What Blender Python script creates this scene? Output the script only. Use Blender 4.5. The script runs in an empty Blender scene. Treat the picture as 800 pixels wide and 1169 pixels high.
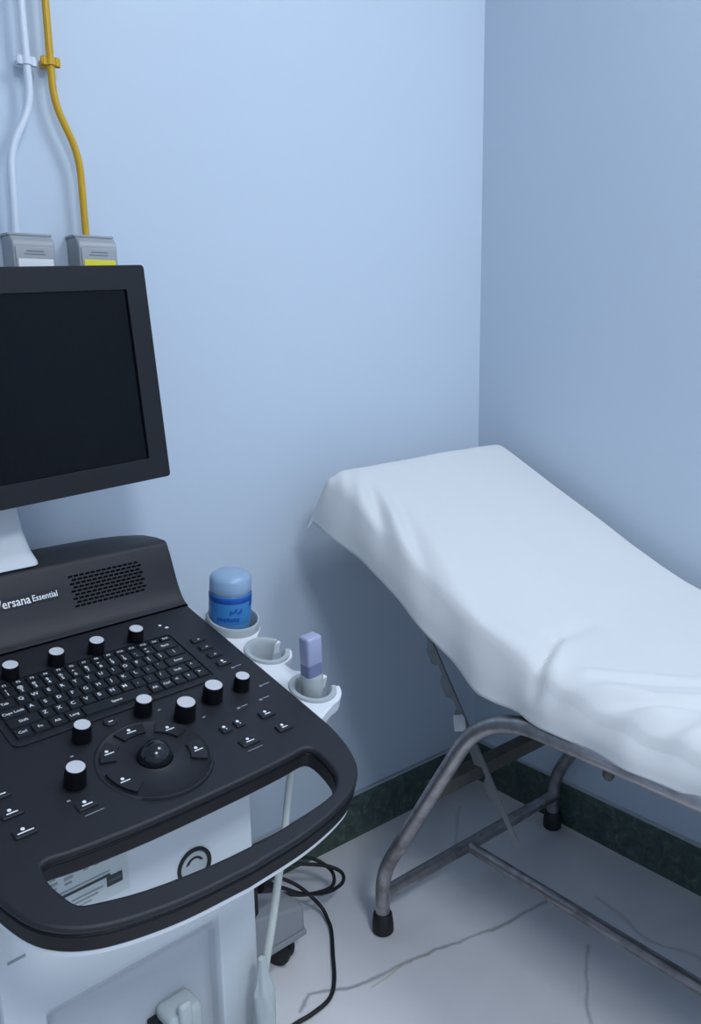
import bpy, bmesh, math, random
from mathutils import Vector, Matrix, noise
random.seed(7)
PI = math.pi
scene = bpy.context.scene
COL = scene.collection

# ------------------------------------------------------------------ camera
FPX = 949.8
YAW, PITCH, ROLL = 0.8829952, 0.2117811, -0.0179198
CAM = Vector((-1.75624, -1.56611, 1.33442))
fw = Vector((math.cos(YAW)*math.cos(PITCH), math.sin(YAW)*math.cos(PITCH), -math.sin(PITCH)))
rt = Vector((math.sin(YAW), -math.cos(YAW), 0))
up = rt.cross(fw)
c, s = math.cos(ROLL), math.sin(ROLL)
rt2, up2 = c*rt + s*up, -s*rt + c*up
cam_data = bpy.data.cameras.new('camera')
cam_data.sensor_fit = 'HORIZONTAL'; cam_data.sensor_width = 36.0
cam_data.lens = 36.0*FPX/800.0; cam_data.clip_start = 0.02
cam = bpy.data.objects.new('camera', cam_data); COL.objects.link(cam)
m = Matrix((rt2, up2, -fw)).transposed().to_4x4(); m.translation = CAM
cam.matrix_world = m
scene.camera = cam

# ------------------------------------------------------------------ world, lamps, exposure
w = bpy.data.worlds.new('world'); scene.world = w; w.use_nodes = True
w.node_tree.nodes['Background'].inputs[0].default_value = (0.6, 0.75, 1, 1)
w.node_tree.nodes['Background'].inputs[1].default_value = 0.0
scene.view_settings.view_transform = 'Standard'
scene.view_settings.look = 'None'
scene.view_settings.gamma = 1.0
scene.view_settings.use_curve_mapping = False
scene.view_settings.exposure = -0.13

ROOM_X, ROOM_Y, ROOM_Z = -3.9, -3.6, 2.95
LIGHT_COL = (0.86, 0.92, 1.0)
LAMPS = [((-0.28, -1.35), 0.55, 0.55, 21.0), ((-1.50, -2.70), 0.55, 0.55, 49.0)]   # place, size, watts: panel above the couch, then an added fill light
for (lx, ly), sx, sy, watts in LAMPS:
    ld = bpy.data.lights.new('ceiling_and_fill_light', 'AREA'); ld.shape = 'RECTANGLE'
    ld.size = sx; ld.size_y = sy; ld.energy = watts; ld.color = LIGHT_COL
    lo = bpy.data.objects.new('ceiling_and_fill_light', ld); COL.objects.link(lo)
    lo.location = (lx, ly, ROOM_Z - 0.03)

# ------------------------------------------------------------------ materials
def mat(name, col, rough=0.5, metal=0.0, spec=0.5, noise_amt=0.0, noise_scale=20.0, bump=0.0, bump_scale=60.0,
        trans=0.0, coat=0.0, emit=None, alpha=1.0, sss=0.0, sheen=0.0):
    m = bpy.data.materials.new(name); m.use_nodes = True
    nt = m.node_tree; b = nt.nodes['Principled BSDF']
    b.inputs['Base Color'].default_value = (*col, 1)
    b.inputs['Roughness'].default_value = rough; b.inputs['Metallic'].default_value = metal
    b.inputs['Specular IOR Level'].default_value = spec
    b.inputs['Transmission Weight'].default_value = trans
    b.inputs['Coat Weight'].default_value = coat
    b.inputs['Alpha'].default_value = alpha
    b.inputs['Subsurface Weight'].default_value = sss
    b.inputs['Sheen Weight'].default_value = sheen
    tc = nt.nodes.new('ShaderNodeTexCoord')
    if noise_amt:
        n = nt.nodes.new('ShaderNodeTexNoise'); n.inputs['Scale'].default_value = noise_scale; n.inputs['Detail'].default_value = 5
        nt.links.new(tc.outputs['Object'], n.inputs['Vector'])
        mx = nt.nodes.new('ShaderNodeMix'); mx.data_type = 'RGBA'
        mx.inputs[6].default_value = (*[v*(1-noise_amt) for v in col], 1)
        mx.inputs[7].default_value = (*[min(1, v*(1+noise_amt)) for v in col], 1)
        nt.links.new(n.outputs['Fac'], mx.inputs[0]); nt.links.new(mx.outputs[2], b.inputs['Base Color'])
    if bump:
        n2 = nt.nodes.new('ShaderNodeTexNoise'); n2.inputs['Scale'].default_value = bump_scale; n2.inputs['Detail'].default_value = 4
        nt.links.new(tc.outputs['Object'], n2.inputs['Vector'])
        bp = nt.nodes.new('ShaderNodeBump'); bp.inputs['Strength'].default_value = bump; bp.inputs['Distance'].default_value = 0.002
        nt.links.new(n2.outputs['Fac'], bp.inputs['Height']); nt.links.new(bp.outputs['Normal'], b.inputs['Normal'])
    if emit:
        b.inputs['Emission Color'].default_value = (*emit[0], 1); b.inputs['Emission Strength'].default_value = emit[1]
    return m

WALL = mat('pale_blue_wall_paint', (0.565, 0.655, 0.76), 0.42, noise_amt=0.02, noise_scale=3, bump=0.15, bump_scale=40, spec=0.4)
CEIL = mat('white_ceiling_paint', (0.80, 0.80, 0.80), 0.8, noise_amt=0.02)
DARK = mat('charcoal_plastic', (0.012, 0.0128, 0.018), 0.46, spec=0.4, noise_amt=0.04, noise_scale=300, bump=0.25, bump_scale=900)
DARK2 = mat('black_bezel_plastic', (0.007, 0.0075, 0.011), 0.45, spec=0.4, bump=0.15, bump_scale=900)
KEYM = mat('keycap_black', (0.009, 0.011, 0.015), 0.5, spec=0.4, bump=0.1, bump_scale=800)
KNOBM = mat('knob_black', (0.003, 0.003, 0.005), 0.42, spec=0.25)
KNOBCAP = mat('knob_silver_cap', (0.60, 0.61, 0.64), 0.4)
LEGEND = mat('white_print', (0.85, 0.86, 0.88), 0.6)
LEGEND_DIM = mat('grey_print', (0.30, 0.32, 0.36), 0.6)
SCREEN = mat('dark_screen_glass', (0.002, 0.003, 0.005), 0.2, spec=0.2)
BALL = mat('trackball_black', (0.012, 0.013, 0.018), 0.16)
WHITE = mat('white_machine_plastic', (0.66, 0.70, 0.73), 0.38, noise_amt=0.02, noise_scale=8)
WHITE2 = mat('white_tray_plastic', (0.76, 0.79, 0.82), 0.32, noise_amt=0.015, noise_scale=8)
GREYP = mat('light_grey_plastic', (0.42, 0.46, 0.48), 0.42, noise_amt=0.02)
BASEG = mat('grey_base_plastic', (0.29, 0.31, 0.34), 0.45, noise_amt=0.03)
RECESS = mat('pale_grey_recess_plastic', (0.55, 0.58, 0.62), 0.45, noise_amt=0.02)
BLACK = mat('black_rubber', (0.010, 0.010, 0.012), 0.55, bump=0.2, bump_scale=200)
VENT = mat('vent_black', (0.001, 0.001, 0.002), 0.9, spec=0.05)
PAPER = mat('sticker_paper', (0.56, 0.62, 0.62), 0.5)
INK = mat('sticker_ink', (0.035, 0.045, 0.05), 0.6)
INKG = mat('sticker_grey_ink', (0.30, 0.34, 0.35), 0.6)
SHEET = mat('white_cotton_sheet', (0.66, 0.675, 0.685), 0.85, noise_amt=0.01, noise_scale=5, bump=0.2, bump_scale=25, sheen=0.2)
MATTR = mat('dark_vinyl_mattress', (0.035, 0.04, 0.045), 0.5)
PAINTW = mat('white_conduit_paint', (0.70, 0.76, 0.84), 0.3)
PAINTY = mat('yellow_conduit_paint', (0.62, 0.36, 0.008), 0.3, noise_amt=0.06, noise_scale=60)
BOXG = mat('grey_outlet_box', (0.33, 0.35, 0.38), 0.4, noise_amt=0.02)
STRIPY = mat('yellow_strip', (0.72, 0.66, 0.02), 0.4)
STRIPW = mat('white_strip', (0.72, 0.75, 0.78), 0.4)
CABLEW = mat('ivory_cable', (0.56, 0.60, 0.56), 0.4)
BOTTLE = mat('blue_gel_bottle', (0.16, 0.45, 0.80), 0.16, trans=0.45, sss=0.0, coat=0.3)
BOTTLE_TOP = mat('frosted_bottle_top', (0.50, 0.70, 0.93), 0.30, trans=0.45)
LABELB = mat('dark_blue_label_print', (0.015, 0.10, 0.42), 0.3)
LABELM = mat('mid_blue_label', (0.06, 0.27, 0.62), 0.3)
PROBEH = mat('lavender_probe_head', (0.42, 0.46, 0.66), 0.3, trans=0.15)
PROBEB = mat('slate_probe_band', (0.17, 0.20, 0.34), 0.4)
PROBEG = mat('grey_probe_grip', (0.42, 0.46, 0.46), 0.35)
BAG = mat('milky_plastic_wrap', (0.58, 0.64, 0.64), 0.25, trans=0.15)
TRIMW = mat('putty_trim', (0.42, 0.47, 0.52), 0.6)
PLATE = mat('dull_aluminium_plate', (0.24, 0.25, 0.26), 0.5, metal=0.4, noise_amt=0.25, noise_scale=60)
LAMPM = mat('lamp_diffuser', (0.8, 0.85, 0.9), 0.5, emit=((0.8, 0.9, 1.0), 6.0))
LAMPF = mat('lamp_frame_white', (0.8, 0.8, 0.8), 0.5)

def steel():
    m = mat('worn_stainless_tube', (0.50, 0.48, 0.48), 0.30, metal=0.9)
    nt = m.node_tree; b = nt.nodes['Principled BSDF']
    tc = nt.nodes.new('ShaderNodeTexCoord'); n = nt.nodes.new('ShaderNodeTexNoise')
    n.inputs['Scale'].default_value = 26; n.inputs['Detail'].default_value = 7
    nt.links.new(tc.outputs['Object'], n.inputs['Vector'])
    cr = nt.nodes.new('ShaderNodeValToRGB')
    cr.color_ramp.elements[0].position = 0.30; cr.color_ramp.elements[0].color = (0.27, 0.25, 0.255, 1)
    cr.color_ramp.elements[1].position = 0.60; cr.color_ramp.elements[1].color = (0.46, 0.44, 0.45, 1)
    nt.links.new(n.outputs['Fac'], cr.inputs[0]); nt.links.new(cr.outputs[0], b.inputs['Base Color'])
    mr = nt.nodes.new('ShaderNodeMapRange'); mr.inputs[1].default_value = 0.3; mr.inputs[2].default_value = 0.7
    mr.inputs[3].default_value = 0.48; mr.inputs[4].default_value = 0.26
    nt.links.new(n.outputs['Fac'], mr.inputs[0]); nt.links.new(mr.outputs[0], b.inputs['Roughness'])
    return m
STEEL = steel()
DARKSTEEL = mat('rusty_dark_steel', (0.10, 0.095, 0.085), 0.55, metal=0.5, noise_amt=0.5, noise_scale=50)

def green_marble():
    m = mat('green_marble', (0.03, 0.06, 0.05), 0.28)
    nt = m.node_tree; b = nt.nodes['Principled BSDF']
    tc = nt.nodes.new('ShaderNodeTexCoord')
    n = nt.nodes.new('ShaderNodeTexNoise'); n.inputs['Scale'].default_value = 28; n.inputs['Detail'].default_value = 9
    n.inputs['Roughness'].default_value = 0.72; n.inputs['Distortion'].default_value = 1.2
    nt.links.new(tc.outputs['Object'], n.inputs['Vector'])
    cr = nt.nodes.new('ShaderNodeValToRGB'); e = cr.color_ramp.elements
    e[0].position = 0.30; e[0].color = (0.026, 0.045, 0.041, 1)
    e[1].position = 0.78; e[1].color = (0.22, 0.31, 0.27, 1)
    k = e.new(0.55); k.color = (0.075, 0.112, 0.10, 1)
    nt.links.new(n.outputs['Fac'], cr.inputs[0]); nt.links.new(cr.outputs[0], b.inputs['Base Color'])
    return m
GREEN = green_marble()

def floor_mat():
    m = mat('white_marble_floor', (0.72, 0.73, 0.76), 0.22)
    nt = m.node_tree; b = nt.nodes['Principled BSDF']; L = nt.links
    def N(t): return nt.nodes.new(t)
    def math_(op, a, bb=None, clamp=False):
        n = N('ShaderNodeMath'); n.operation = op; n.use_clamp = clamp
        for i, v in enumerate((a, bb)):
            if v is None: continue
            if isinstance(v, (int, float)): n.inputs[i].default_value = v
            else: L.new(v, n.inputs[i])
        return n.outputs[0]
    tc = N('ShaderNodeTexCoord')
    nz = N('ShaderNodeTexNoise'); nz.inputs['Scale'].default_value = 9; nz.inputs['Detail'].default_value = 6
    L.new(tc.outputs['Object'], nz.inputs['Vector'])
    sub = N('ShaderNodeVectorMath'); sub.operation = 'SUBTRACT'; L.new(nz.outputs['Color'], sub.inputs[0]); sub.inputs[1].default_value = (.5, .5, .5)
    sc = N('ShaderNodeVectorMath'); sc.operation = 'SCALE'; L.new(sub.outputs[0], sc.inputs[0]); sc.inputs['Scale'].default_value = 0.05
    ad = N('ShaderNodeVectorMath'); ad.operation = 'ADD'; L.new(tc.outputs['Object'], ad.inputs[0]); L.new(sc.outputs[0], ad.inputs[1])
    sep = N('ShaderNodeSeparateXYZ'); L.new(ad.outputs[0], sep.inputs[0])
    X, Y = sep.outputs[0], sep.outputs[1]
    def seg(a, bb):     # distance to a vein segment drawn in the stone
        dx, dy = bb[0]-a[0], bb[1]-a[1]; l2 = dx*dx+dy*dy
        px, py = math_('SUBTRACT', X, a[0]), math_('SUBTRACT', Y, a[1])
        t = math_('ADD', math_('MULTIPLY', px, dx/l2), math_('MULTIPLY', py, dy/l2), clamp=True)
        ex = math_('SUBTRACT', px, math_('MULTIPLY', t, dx)); ey = math_('SUBTRACT', py, math_('MULTIPLY', t, dy))
        return math_('SQRT', math_('ADD', math_('MULTIPLY', ex, ex), math_('MULTIPLY', ey, ey)))
    def vein(pts, wd):
        d = None
        for a, bb in zip(pts, pts[1:]):
            q = seg(a, bb); d = q if d is None else math_('MINIMUM', d, q)
        return math_('SUBTRACT', 1.0, math_('DIVIDE', d, wd), clamp=True)
    v1 = vein([(-.94, -.385), (-.90, -.362), (-.789, -.419), (-.673, -.430), (-.605, -.443), (-.475, -.483), (-.391, -.490), (-.30, -.505)], 0.0075)
    v1b = vein([(-.79, -.437), (-.70, -.430), (-.62, -.440)], 0.004)
    v2 = vein([(-.345, -.655), (-.426, -.710), (-.50, -.77), (-.62, -.86)], 0.006)
    v3 = vein([(-.20, -.58), (-.231, -.741), (-.205, -.83), (-.25, -1.1)], 0.008)
    v4 = vein([(-.161, -.09), (-.24, -.16), (-.32, -.22)], 0.007)
    n2 = N('ShaderNodeTexNoise'); n2.inputs['Scale'].default_value = 2.2; n2.inputs['Detail'].default_value = 7; n2.inputs['Distortion'].default_value = 1.5
    L.new(tc.outputs['Object'], n2.inputs['Vector'])
    cr = N('ShaderNodeValToRGB'); e = cr.color_ramp.elements
    e[0].position = 0.35; e[0].color = (0.79, 0.79, 0.82, 1); e[1].position = 0.62; e[1].color = (0.86, 0.855, 0.88, 1)
    L.new(n2.outputs['Fac'], cr.inputs[0])
    tot = math_('MAXIMUM', v1, math_('MAXIMUM', math_('MULTIPLY', v2, .6), math_('MAXIMUM', math_('MULTIPLY', v3, .45), math_('MULTIPLY', v4, .4))))
    tot = math_('MULTIPLY', tot, math_('ADD', 0.25, math_('MULTIPLY', nz.outputs['Fac'], 0.9)), clamp=True)
    mx = N('ShaderNodeMix'); mx.data_type = 'RGBA'; L.new(tot, mx.inputs[0]); L.new(cr.outputs[0], mx.inputs[6]); mx.inputs[7].default_value = (0.20, 0.22, 0.24, 1)
    mx2 = N('ShaderNodeMix'); mx2.data_type = 'RGBA'; L.new(math_('MULTIPLY', v1b, 0.55), mx2.inputs[0]); L.new(mx.outputs[2], mx2.inputs[6]); mx2.inputs[7].default_value = (0.55, 0.42, 0.22, 1)
    L.new(mx2.outputs[2], b.inputs['Base Color'])
    return m
FLOOR = floor_mat()

# ------------------------------------------------------------------ helpers
def finish(name, bm, mats, parent=None, smooth=35, loc=None, rot=None, bevel=None, segs=2):
    bmesh.ops.recalc_face_normals(bm, faces=bm.faces)
    me = bpy.data.meshes.new(name); bm.to_mesh(me); bm.free()
    for mm in (mats if isinstance(mats, (list, tuple)) else [mats]): me.materials.append(mm)
    if smooth:
        me.polygons.foreach_set('use_smooth', [True]*len(me.polygons)); me.set_sharp_from_angle(angle=math.radians(smooth))
    o = bpy.data.objects.new(name, me); COL.objects.link(o)
    if parent: o.parent = parent
    if loc is not None: o.location = loc
    if rot is not None: o.rotation_euler = rot
    if bevel:
        md = o.modifiers.new('bevel', 'BEVEL'); md.width = bevel; md.segments = segs; md.limit_method = 'ANGLE'; md.angle_limit = math.radians(40)
        md.harden_normals = False
    return o

def add_box(bm, x0, x1, y0, y1, z0, z1, bev=0.0, seg=2, mi=0):
    r = bmesh.ops.create_cube(bm, size=1.0); vs = r['verts']
    for v in vs:
        v.co = Vector((x0+(v.co.x+.5)*(x1-x0), y0+(v.co.y+.5)*(y1-y0), z0+(v.co.z+.5)*(z1-z0)))
    fs = {f for v in vs for f in v.link_faces}
    for f in fs: f.material_index = mi
    if bev:
        es = list({e for v in vs for e in v.link_edges})
        bmesh.ops.bevel(bm, geom=es, offset=bev, segments=seg, affect='EDGES', profile=0.5, material=-1)
    return vs

def box_obj(name, dims, m, parent=None, bev=0.0, seg=2, **k):
    bm = bmesh.new(); add_box(bm, *dims, bev=bev, seg=seg); return finish(name, bm, m, parent, **k)

def add_hull8(bm, pts, mi=0):      # 8 corners: bottom 4 (ccw) then top 4
    v = [bm.verts.new(p) for p in pts]
    for f in ((3,2,1,0), (4,5,6,7), (0,1,5,4), (1,2,6,5), (2,3,7,6), (3,0,4,7)):
        bm.faces.new([v[i] for i in f]).material_index = mi
    return v

def catmull(P, n=8, closed=False):
    P = [Vector(p) for p in P]; out = []
    for i in range(len(P)-1):
        p0 = P[i-1] if i > 0 else P[0]*2-P[1]; p1, p2 = P[i], P[i+1]
        p3 = P[i+2] if i+2 < len(P) else P[-1]*2-P[-2]
        for k in range(n):
            t = k/n
            out.append(0.5*((2*p1)+(p2-p0)*t+(2*p0-5*p1+4*p2-p3)*t*t+(3*p1-p0-3*p2+p3)*t*t*t))
    out.append(P[-1]); return out

def fillet(P, r, n=8):             # polyline with rounded corners
    P = [Vector(p) for p in P]; out = [P[0]]
    for i in range(1, len(P)-1):
        a, b, c_ = P[i-1], P[i], P[i+1]; u, v = (a-b), (c_-b)
        rr = r[i] if isinstance(r, dict) else r
        d = min(rr, u.length*.49, v.length*.49); A, B = b+u.normalized()*d, b+v.normalized()*d
        for k in range(n+1):
            t = k/n; out.append(A*(1-t)**2+b*2*t*(1-t)+B*t*t)
    out.append(P[-1]); return out

def add_tube(bm, pts, r, seg=14, caps=True, mi=0):
    pts = [Vector(p) for p in pts]; rings = []; prev = None
    for i, p in enumerate(pts):
        t = (pts[min(i+1, len(pts)-1)]-pts[max(i-1, 0)]).normalized()
        if prev is None:
            a = Vector((0, 0, 1)) if abs(t.z) < .9 else Vector((1, 0, 0)); nrm = t.cross(a).normalized()
        else:
            nrm = (prev-t*prev.dot(t)).normalized()
        prev = nrm; bn = t.cross(nrm); rr = r[i] if isinstance(r, (list, tuple)) else r
        rings.append([bm.verts.new(p+(nrm*math.cos(2*PI*k/seg)+bn*math.sin(2*PI*k/seg))*rr) for k in range(seg)])
    for a, b in zip(rings, rings[1:]):
        for k in range(seg):
            bm.faces.new((a[k], a[(k+1) % seg], b[(k+1) % seg], b[k])).material_index = mi
    if caps:
        bm.faces.new(rings[0][::-1]).material_index = mi; bm.faces.new(rings[-1]).material_index = mi

def tube_obj(name, pts, r, m, parent=None, seg=14, **k):
    bm = bmesh.new(); add_tube(bm, pts, r, seg); return finish(name, bm, m, parent, smooth=50, **k)

def add_lathe(bm, prof, seg=32, center=(0, 0, 0), mi=0, a0=0.0, a1=2*PI, mis=None):
    full = abs(a1-a0-2*PI) < 1e-6; n = seg if full else seg+1; rings = []
    cx, cy, cz = center
    for r_, z in prof:
        if r_ < 1e-6: rings.append([bm.verts.new((cx, cy, cz+z))])
        else: rings.append([bm.verts.new((cx+r_*math.cos(a0+(a1-a0)*k/seg), cy+r_*math.sin(a0+(a1-a0)*k/seg), cz+z)) for k in range(n)])
    for j, (a, b) in enumerate(zip(rings, rings[1:])):
        for k in range(seg):
            k2 = (k+1) % n if full else k+1
            if len(a) == 1 and len(b) == 1: continue
            if len(a) == 1: f = bm.faces.new((a[0], b[k2], b[k]))
            elif len(b) == 1: f = bm.faces.new((a[k], a[k2], b[0]))
            else: f = bm.faces.new((a[k], a[k2], b[k2], b[k]))
            f.material_index = mis[j] if mis else mi
    if not full:
        for k in (0, n-1):
            vs = [rg[k] for rg in rings if len(rg) > 1]
            if len(vs) > 2:
                try: bm.faces.new(vs).material_index = mi
                except ValueError: pass

def lathe_obj(name, prof, m, parent=None, seg=32, **k):
    bm = bmesh.new(); add_lathe(bm, prof, seg); return finish(name, bm, m, parent, **k)

def add_prism(bm, outline, h0, h1, holes=(), mi=0):
    def loop(P, h):
        vs = [bm.verts.new((p[0], p[1], h)) for p in P]
        return vs, [bm.edges.new((vs[i], vs[(i+1) % len(vs)])) for i in range(len(vs))]
    caps = []
    for h in (h0, h1):
        E, Ls = [], []
        for P in (outline, *holes):
            vs, es = loop(P, h); E += es; Ls.append(vs)
        r = bmesh.ops.triangle_fill(bm, edges=E, use_beauty=True, use_dissolve=False)
        for g in r['geom']:
            if isinstance(g, bmesh.types.BMFace): g.material_index = mi
        caps.append(Ls)
    for A, B in zip(*caps):
        n = len(A)
        for i in range(n):
            bm.faces.new((A[i], A[(i+1) % n], B[(i+1) % n], B[i])).material_index = mi

def circle(cx, cy, r, n=32, a0=0, a1=2*PI):
    return [(cx+r*math.cos(a0+(a1-a0)*k/n), cy+r*math.sin(a0+(a1-a0)*k/n)) for k in range(n)]

def rrect(x0, x1, y0, y1, r, n=5):
    out = []
    for cx, cy, a in ((x1-r, y0+r, -PI/2), (x1-r, y1-r, 0), (x0+r, y1-r, PI/2), (x0+r, y0+r, PI)):
        for k in range(n+1): out.append((cx+r*math.cos(a+PI/2*k/n), cy+r*math.sin(a+PI/2*k/n)))
    return out

_txt = {}
def text_tris(s_, size, bold=False):
    """flat lettering as (verts, faces), centred"""
    key = (s_, size)
    if key in _txt: return _txt[key]
    cu = bpy.data.curves.new('t', 'FONT'); cu.body = s_; cu.size = size; cu.align_x = 'CENTER'; cu.align_y = 'CENTER'; cu.resolution_u = 2
    if bold: cu.offset = size*0.012
    ob = bpy.data.objects.new('t', cu); COL.objects.link(ob)
    dg = bpy.context.evaluated_depsgraph_get(); ev = ob.evaluated_get(dg); me = ev.to_mesh()
    V = [v.co.copy() for v in me.vertices]; Fc = [tuple(p.vertices) for p in me.polygons]
    ev.to_mesh_clear(); bpy.data.objects.remove(ob); bpy.data.curves.remove(cu)
    _txt[key] = (V, Fc); return V, Fc

def add_text(bm, s_, size, x, y, z, mi=1, bold=False, xs=1.0):
    V, Fc = text_tris(s_, size, bold)
    vs = [bm.verts.new((x+v.x*xs, y+v.y, z)) for v in V]
    for f in Fc:
        try: bm.faces.new([vs[i] for i in f]).material_index = mi
        except ValueError: pass

def thing(name, label, cat, loc=(0, 0, 0), rotz=0.0, group=None):
    o = bpy.data.objects.new(name, None); COL.objects.link(o); o.empty_display_size = 0.05
    o.location = loc; o.rotation_euler = (0, 0, rotz); o['label'] = label; o['category'] = cat
    if group: o['group'] = group
    return o
def tag(o, label, cat, group=None):
    o['label'] = label; o['category'] = cat
    if group: o['group'] = group
    return o
def struct(o, label=None):
    o['kind'] = 'structure'
    if label: o['label'] = label
    return o
def sub(o, label):
    o['label'] = label; return o

# ------------------------------------------------------------------ the room
struct(box_obj('floor', (ROOM_X-.1, .1, ROOM_Y-.1, .1, -.06, 0), FLOOR, smooth=0), 'polished white marble floor with grey veins')
struct(box_obj('wall_back', (ROOM_X-.1, .1, 0, .1, 0, ROOM_Z), WALL, smooth=0), 'pale blue painted wall behind the ultrasound machine')
struct(box_obj('wall_right', (0, .1, ROOM_Y-.1, 0, 0, ROOM_Z), WALL, smooth=0), 'pale blue painted wall beside the couch')
struct(box_obj('wall_left', (ROOM_X-.1, ROOM_X, ROOM_Y-.1, 0, 0, ROOM_Z), WALL, smooth=0), 'pale blue painted wall out of view on the left')
struct(box_obj('wall_front', (ROOM_X, 0, ROOM_Y-.1, ROOM_Y, 0, ROOM_Z), WALL, smooth=0), 'pale blue painted wall behind the viewer')
struct(box_obj('ceiling', (ROOM_X-.1, .1, ROOM_Y-.1, .1, ROOM_Z, ROOM_Z+.06), CEIL, smooth=0), 'plain white ceiling')
SKH = 0.124
struct(box_obj('baseboard_back', (ROOM_X, 0, -.010, 0, 0, SKH), GREEN, bev=.0012, seg=1), 'dark green marble skirting along the back wall')
struct(box_obj('baseboard_right', (-.010, 0, ROOM_Y, -.010, 0, SKH), GREEN, bev=.0012, seg=1), 'dark green marble skirting along the right wall')
struct(box_obj('baseboard_left', (ROOM_X, ROOM_X+.010, ROOM_Y, -.010, 0, SKH), GREEN, bev=.0012, seg=1), 'dark green marble skirting along the left wall')
struct(box_obj('trim_1', (ROOM_X, 0, -.008, 0, SKH, SKH+.007), TRIMW, smooth=0), 'thin pale putty line above the back skirting')
struct(box_obj('trim_2', (-.008, 0, ROOM_Y, -.008, SKH, SKH+.007), TRIMW, smooth=0), 'thin pale putty line above the right skirting')

# ceiling lamp housings (above the frame; they carry the area lights set at the top, the second is added fill)
for i, ((lx, ly), sx, sy, watts) in enumerate(LAMPS):
    t = thing('ceiling_and_fill_panel', ['square white ceiling panel light above the couch', 'added square white fill panel behind the viewer, brightening floor and walls'][i], 'light', (lx, ly, ROOM_Z), 0)
    bm = bmesh.new(); add_prism(bm, rrect(-sx/2-.03, sx/2+.03, -sy/2-.03, sy/2+.03, .01), -.022, 0, [rrect(-sx/2, sx/2, -sy/2, sy/2, .005)])
    finish('frame', bm, LAMPF, t, smooth=30)
    box_obj('diffuser', (-sx/2, sx/2, -sy/2, sy/2, -.012, -.004), LAMPF, t)

# ------------------------------------------------------------------ wall conduits and outlet boxes
def conduit(name, label, pts, r, m, clamp_i, cl_half):
    t = thing(name, label, 'conduit', (pts[0][0], 0, pts[-1][2]), 0, 'painted wall conduits')
    o = Vector(t.location)
    P = [Vector(p)-o for p in fillet(pts, 0.035, 8)]
    tube_obj('pipe', P, r, m, t, seg=16)
    cp = Vector(pts[clamp_i])-o
    bm = bmesh.new()
    # saddle clamp: strap round the pipe, two ears and their screws, spacer block against the wall
    add_lathe(bm, [(r+.0005, -.006), (r+.003, -.006), (r+.003, .006), (r+.0005, .006), (r+.0005, -.006)], 20, (0, 0, 0))
    add_box(bm, -cl_half, cl_half, -.004, .004, -.0055, .0055, bev=.002)
    for sx in (-1, 1): add_lathe(bm, [(.0058, -.007), (.0058, .006), (.0035, .008), (0, .008)], 12, (sx*(cl_half-.006), 0, 0))
    cl = finish('saddle_clamp', bm, m, t, loc=cp)
    sp = box_obj('spacer_block', (-.010, .010, 0, -cp.y-.006, -.006, .006), m, t, bev=.0015, loc=(cp.x, cp.y+.006, cp.z))
    return t
WP = [(-1.190, -.028, 2.93), (-1.189, -.028, 1.797), (-1.188, -.028, 1.727), (-1.231, -.028, 1.650), (-1.235, -.028, 1.511)]
YP = [(-1.146, -.028, 2.93), (-1.147, -.028, 1.803), (-1.147, -.028, 1.738), (-1.109, -.028, 1.655), (-1.108, -.028, 1.514)]
conduit('wall_conduit', 'white painted conduit bending left down to a grey outlet box', WP, .0068, PAINTW, 1, .017)
conduit('wall_conduit', 'yellow painted conduit bending right down to a grey outlet box', YP, .0064, PAINTY, 1, .017)

def outlet(x0, x1, ztop, strip, label):
    t = thing('outlet_box', label, 'outlet box', ((x0+x1)/2, 0, ztop-.13), 0, 'outlet boxes under the conduits')
    h = (x1-x0)/2; d = .055
    bm = bmesh.new()
    # side profile with a rounded top front lip, extruded across the width
    prof = [(0, 0), (0, .13), (-.034, .13), (-.046, .127), (-.053, .119), (-d, .110), (-d, 0)]
    L_ = [bm.verts.new((-h, y, z)) for y, z in prof]; R_ = [bm.verts.new((h, y, z)) for y, z in prof]
    n = len(prof)
    for i in range(n): bm.faces.new((L_[i], L_[(i+1) % n], R_[(i+1) % n], R_[i]))
    bm.faces.new(L_); bm.faces.new(R_[::-1])
    finish('housing', bm, BOXG, t, bevel=.0025)
    box_obj('lid', (-h-.0015, h+.0015, -.040, 0, .129, .1335), BOXG, t, bev=.001)
    box_obj('face_plate', (-h+.004, h-.003, -d-.0025, -d+.002, .004, .110), BOXG, t, bev=.002)
    box_obj('colour_strip', (-h+.007, h-.006, -d-.0045, -d, .050, .089), strip, t, bev=.001)
    bm = bmesh.new()
    for k in range(2): add_box(bm, -.018+.004*k, .018-.002*k, -d-.0036, -d-.002, .097+.005*k, .0986+.005*k)
    finish('embossed_marking', bm, LEGEND_DIM, t)
    return t
outlet(-1.252, -1.178, 1.511, STRIPW, 'grey wall outlet box with white strip under white conduit')
outlet(-1.135, -1.062, 1.514, STRIPY, 'grey wall outlet box with yellow strip under yellow conduit')

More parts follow.
